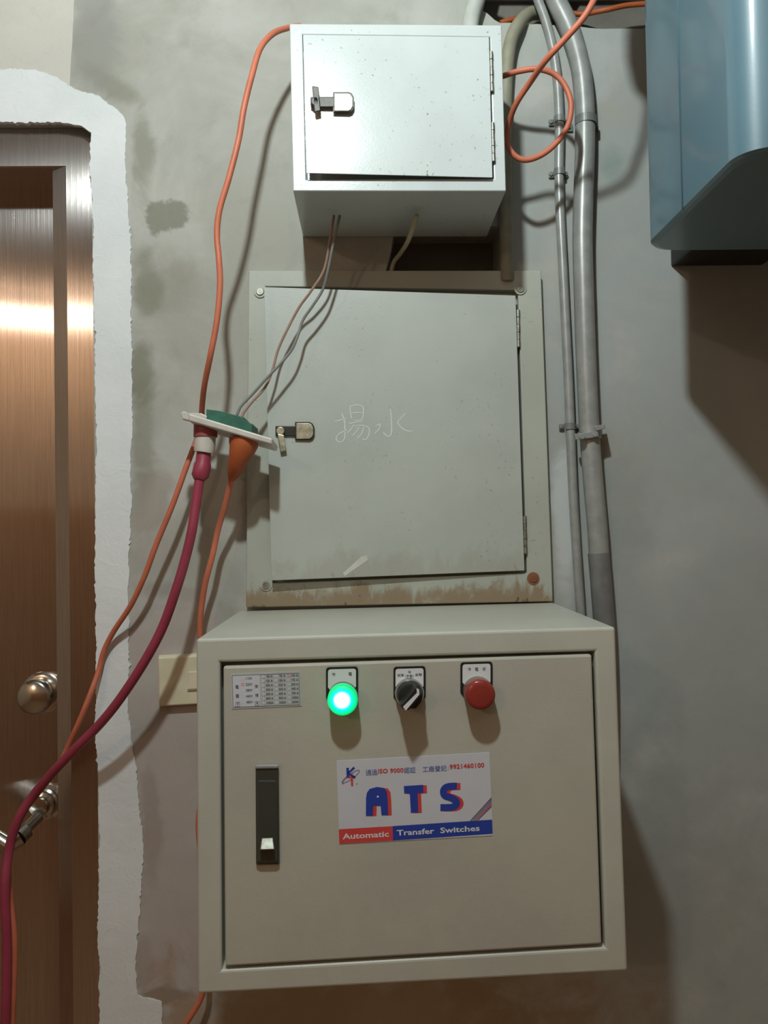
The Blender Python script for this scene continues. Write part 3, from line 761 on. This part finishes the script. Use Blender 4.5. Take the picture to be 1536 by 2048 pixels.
# ---------------------------------------------------------------- pipes
tp = thing('thick_pipe', 'thick grey conduit pipe running down the wall behind the cream cabinet', 'pipe', at(1200, 1200, .02))
bm = bmesh.new()
pp = [(1092, -60, .012), (1112, 0, .014), (1140, 60, .016), (1160, 130, .018), (1168, 200, .018), (1170, 280, .018), (1167, 380, .018), (1165, 480, .018), (1168, 600, .018), (1172, 720, .018), (1178, 850, .018), (1186, 960, .018), (1194, 1050, .018), (1198, 1110, .018)]
tube(bm, cord_path(pp), .0125, 24); obj('pipe', bm, M_pipe, tp, True)
bm = bmesh.new(); tube(bm, cord_path([(1197, 1106, .018), (1203, 1180, .018), (1209, 1270, .018), (1212, 1400, .018), (1210, 1600, .018)]), .0132, 24); obj('lower_pipe', bm, M_pipe_dark, tp, True, 'darker lower length of pipe')
def clamp(px, py, r, d, h, m, parent, ear=True, tilt=0.0):
    c = at(px, py, d); bm = bmesh.new(); ux = Vector((math.cos(tilt), 0, math.sin(tilt))); vs = []
    n = 20
    def pt(a, rr, z): return c + ux * (rr * math.cos(a)) + Vector((0, -rr * math.sin(a), 0)) + Vector((0, 0, z))
    ring = []
    for k in range(n + 1):
        a = math.pi * k / n * 1.0
        ring.append([bm.verts.new(pt(a, rr, z)) for rr, z in ((r, -h / 2), (r + .0012, -h / 2), (r + .0012, h / 2), (r, h / 2))])
    for a, b in zip(ring, ring[1:]):
        for j in range(4): bm.faces.new((a[j], a[(j + 1) % 4], b[(j + 1) % 4], b[j]))
    bm.faces.new(ring[0]); bm.faces.new(ring[-1][::-1])
    if ear:
        for s in (-1, 1):
            x0 = c.x + s * (r - .0005); x1 = c.x + s * (r + ear)
            box(bm, (min(x0, x1), -.0035, c.z + s * math.sin(tilt) * r - h / 2), (max(x0, x1), -.0005, c.z + s * math.sin(tilt) * r + h / 2), .0006)
            disc(bm, Vector((c.x + s * (r + ear * .6), 0, c.z + s * math.sin(tilt) * r)), .0026, .003, .0055, bev=.0006, sides=8)
    return obj('clamp', bm, m, parent)
clamp(1171, 243, .0127, .018, .010, M_pipe_dark, tp, .008)
clamp(1180, 866, .0127, .018, .0165, M_pipe, tp, False, 0.05)
# band clamp: two lugs with a bolt
bm = bmesh.new()
hexa(bm, pxpoly([(1150, 868), (1196, 862), (1198, 874), (1152, 880)], .036), pxpoly([(1148, 868), (1196, 862), (1198, 874), (1150, 880)], .030), .0008)
hexa(bm, pxpoly([(1190, 852), (1210, 848), (1211, 857), (1192, 862)], .037), pxpoly([(1190, 852), (1210, 848), (1211, 857), (1192, 862)], .012), .0008)
disc(bm, at(1164, 873, .037), .0036, .034, .0395, bev=.0006, sides=16); disc(bm, at(1190, 870, .037), .0026, .034, .0385, bev=.0005, sides=12)
obj('clamp_lug', bm, M_pipe, tp)
np_ = thing('thin_pipe', 'thin grey conduit pipe clipped to the wall left of the thick pipe', 'pipe', at(1155, 1200, .01))
bm = bmesh.new()
tube(bm, cord_path([(1062, -40, .008), (1076, 0, .009), (1094, 50, .010), (1108, 110, .010), (1116, 180, .009), (1119, 260, .009), (1118, 340, .009), (1120, 420, .009), (1125, 520, .009), (1130, 620, .009), (1136, 740, .009), (1141, 860, .009),
     (1146, 980, .009), (1153, 1100, .009), (1162, 1240, .009), (1168, 1400, .009), (1168, 1600, .009)]), .0060, 18)
obj('pipe', bm, M_pipe, np_, True)
for x, y in ((1119, 240), (1119, 345), (1140, 853)): clamp(x, y, .0062, .009, .008, M_pipe_dark, np_, .006)
bm = bmesh.new()
tube(bm, cord_path([(1140, -30, -.03), (1100, 20, -.024), (1060, 28, -.010), (1035, 52, .011), (1020, 90, .013), (1013, 150, .013), (1010, 240, .013), (1010, 380, .013), (1012, 470, .013), (1014, 545, .013), (1014, 560, .012)]), .0085, 18)
tag(obj('olive_pipe', bm, M_olive, None, True), 'olive grey bent pipe emerging from behind the top box', 'pipe')
bm = bmesh.new()
tube(bm, cord_path([(975, -60, .014), (960, -20, .014), (950, 10, .014), (942, 40, .014), (938, 80, .014), (936, 130, .014)]), .0105, 18)
tag(obj('white_pipe', bm, M_white_pipe, None, True), 'pale painted pipe stub rising above the top box', 'pipe')

# ---------------------------------------------------------------- blue tank
tk = thing('tank', 'blue enamelled metal tank with rounded corners bracketed to the wall at upper right', 'tank', at(1400, 420, .2))
xs = at(1305, 485, .184).x; zbt = at(1305, 485, .184).z
bm = bmesh.new(); outl = []
def arc(cx, cy, r, a0, a1, n=10):
    return [(cx + r * math.cos(math.radians(a0 + (a1 - a0) * k / n)), cy + r * math.sin(math.radians(a0 + (a1 - a0) * k / n))) for k in range(n + 1)]
r1, r2 = .029, .028; yb, yf = -.155, -.381
outl = arc(xs + r1, yb - r1, r1, 90, 180) + arc(xs + r2, yf + r2, r2, 180, 270, 16) + arc(xs + .55 - r2, yf + r2, r2, 270, 360, 16) + arc(xs + .55 - r1, yb - r1, r1, 0, 90)
def ring_at(z, ins):
    cxm, cym = xs + .275, (yb + yf) / 2
    return [bm.verts.new((x + (cxm - x) / abs(cxm - x + 1e-9) * ins if abs(cxm - x) > ins else x, y + (cym - y) / abs(cym - y + 1e-9) * ins if abs(cym - y) > ins else y, z)) for x, y in outl]
R_ = [ring_at(zbt + z, i) for z, i in ((.0, .006), (.0015, .002), (.004, 0), (.75, 0), (.76, .006))]
for a, b in zip(R_, R_[1:]):
    for k in range(len(a)): bm.faces.new((a[k], a[(k + 1) % len(a)], b[(k + 1) % len(a)], b[k]))
bm.faces.new(R_[0][::-1]); bm.faces.new(R_[-1])
o = obj('body', bm, M_blue, tk)
for p in o.data.polygons:
    if abs(p.normal.z) < .5: p.use_smooth = True
bm = bmesh.new(); q1 = at(1377, 300, .0); 
ysm = -.262
tube(bm, [(xs - .0002, ysm, zbt + .003), (xs - .0002, ysm, zbt + .74)], .0009, 8); obj('seam', bm, M_blue, tk)
bm = bmesh.new(); bx = at(1341, 533, 0); box(bm, (bx.x, -.16, bx.z), (bx.x + .12, -.0005, bx.z + .5), .002); obj('bracket', bm, M_dark, tk)
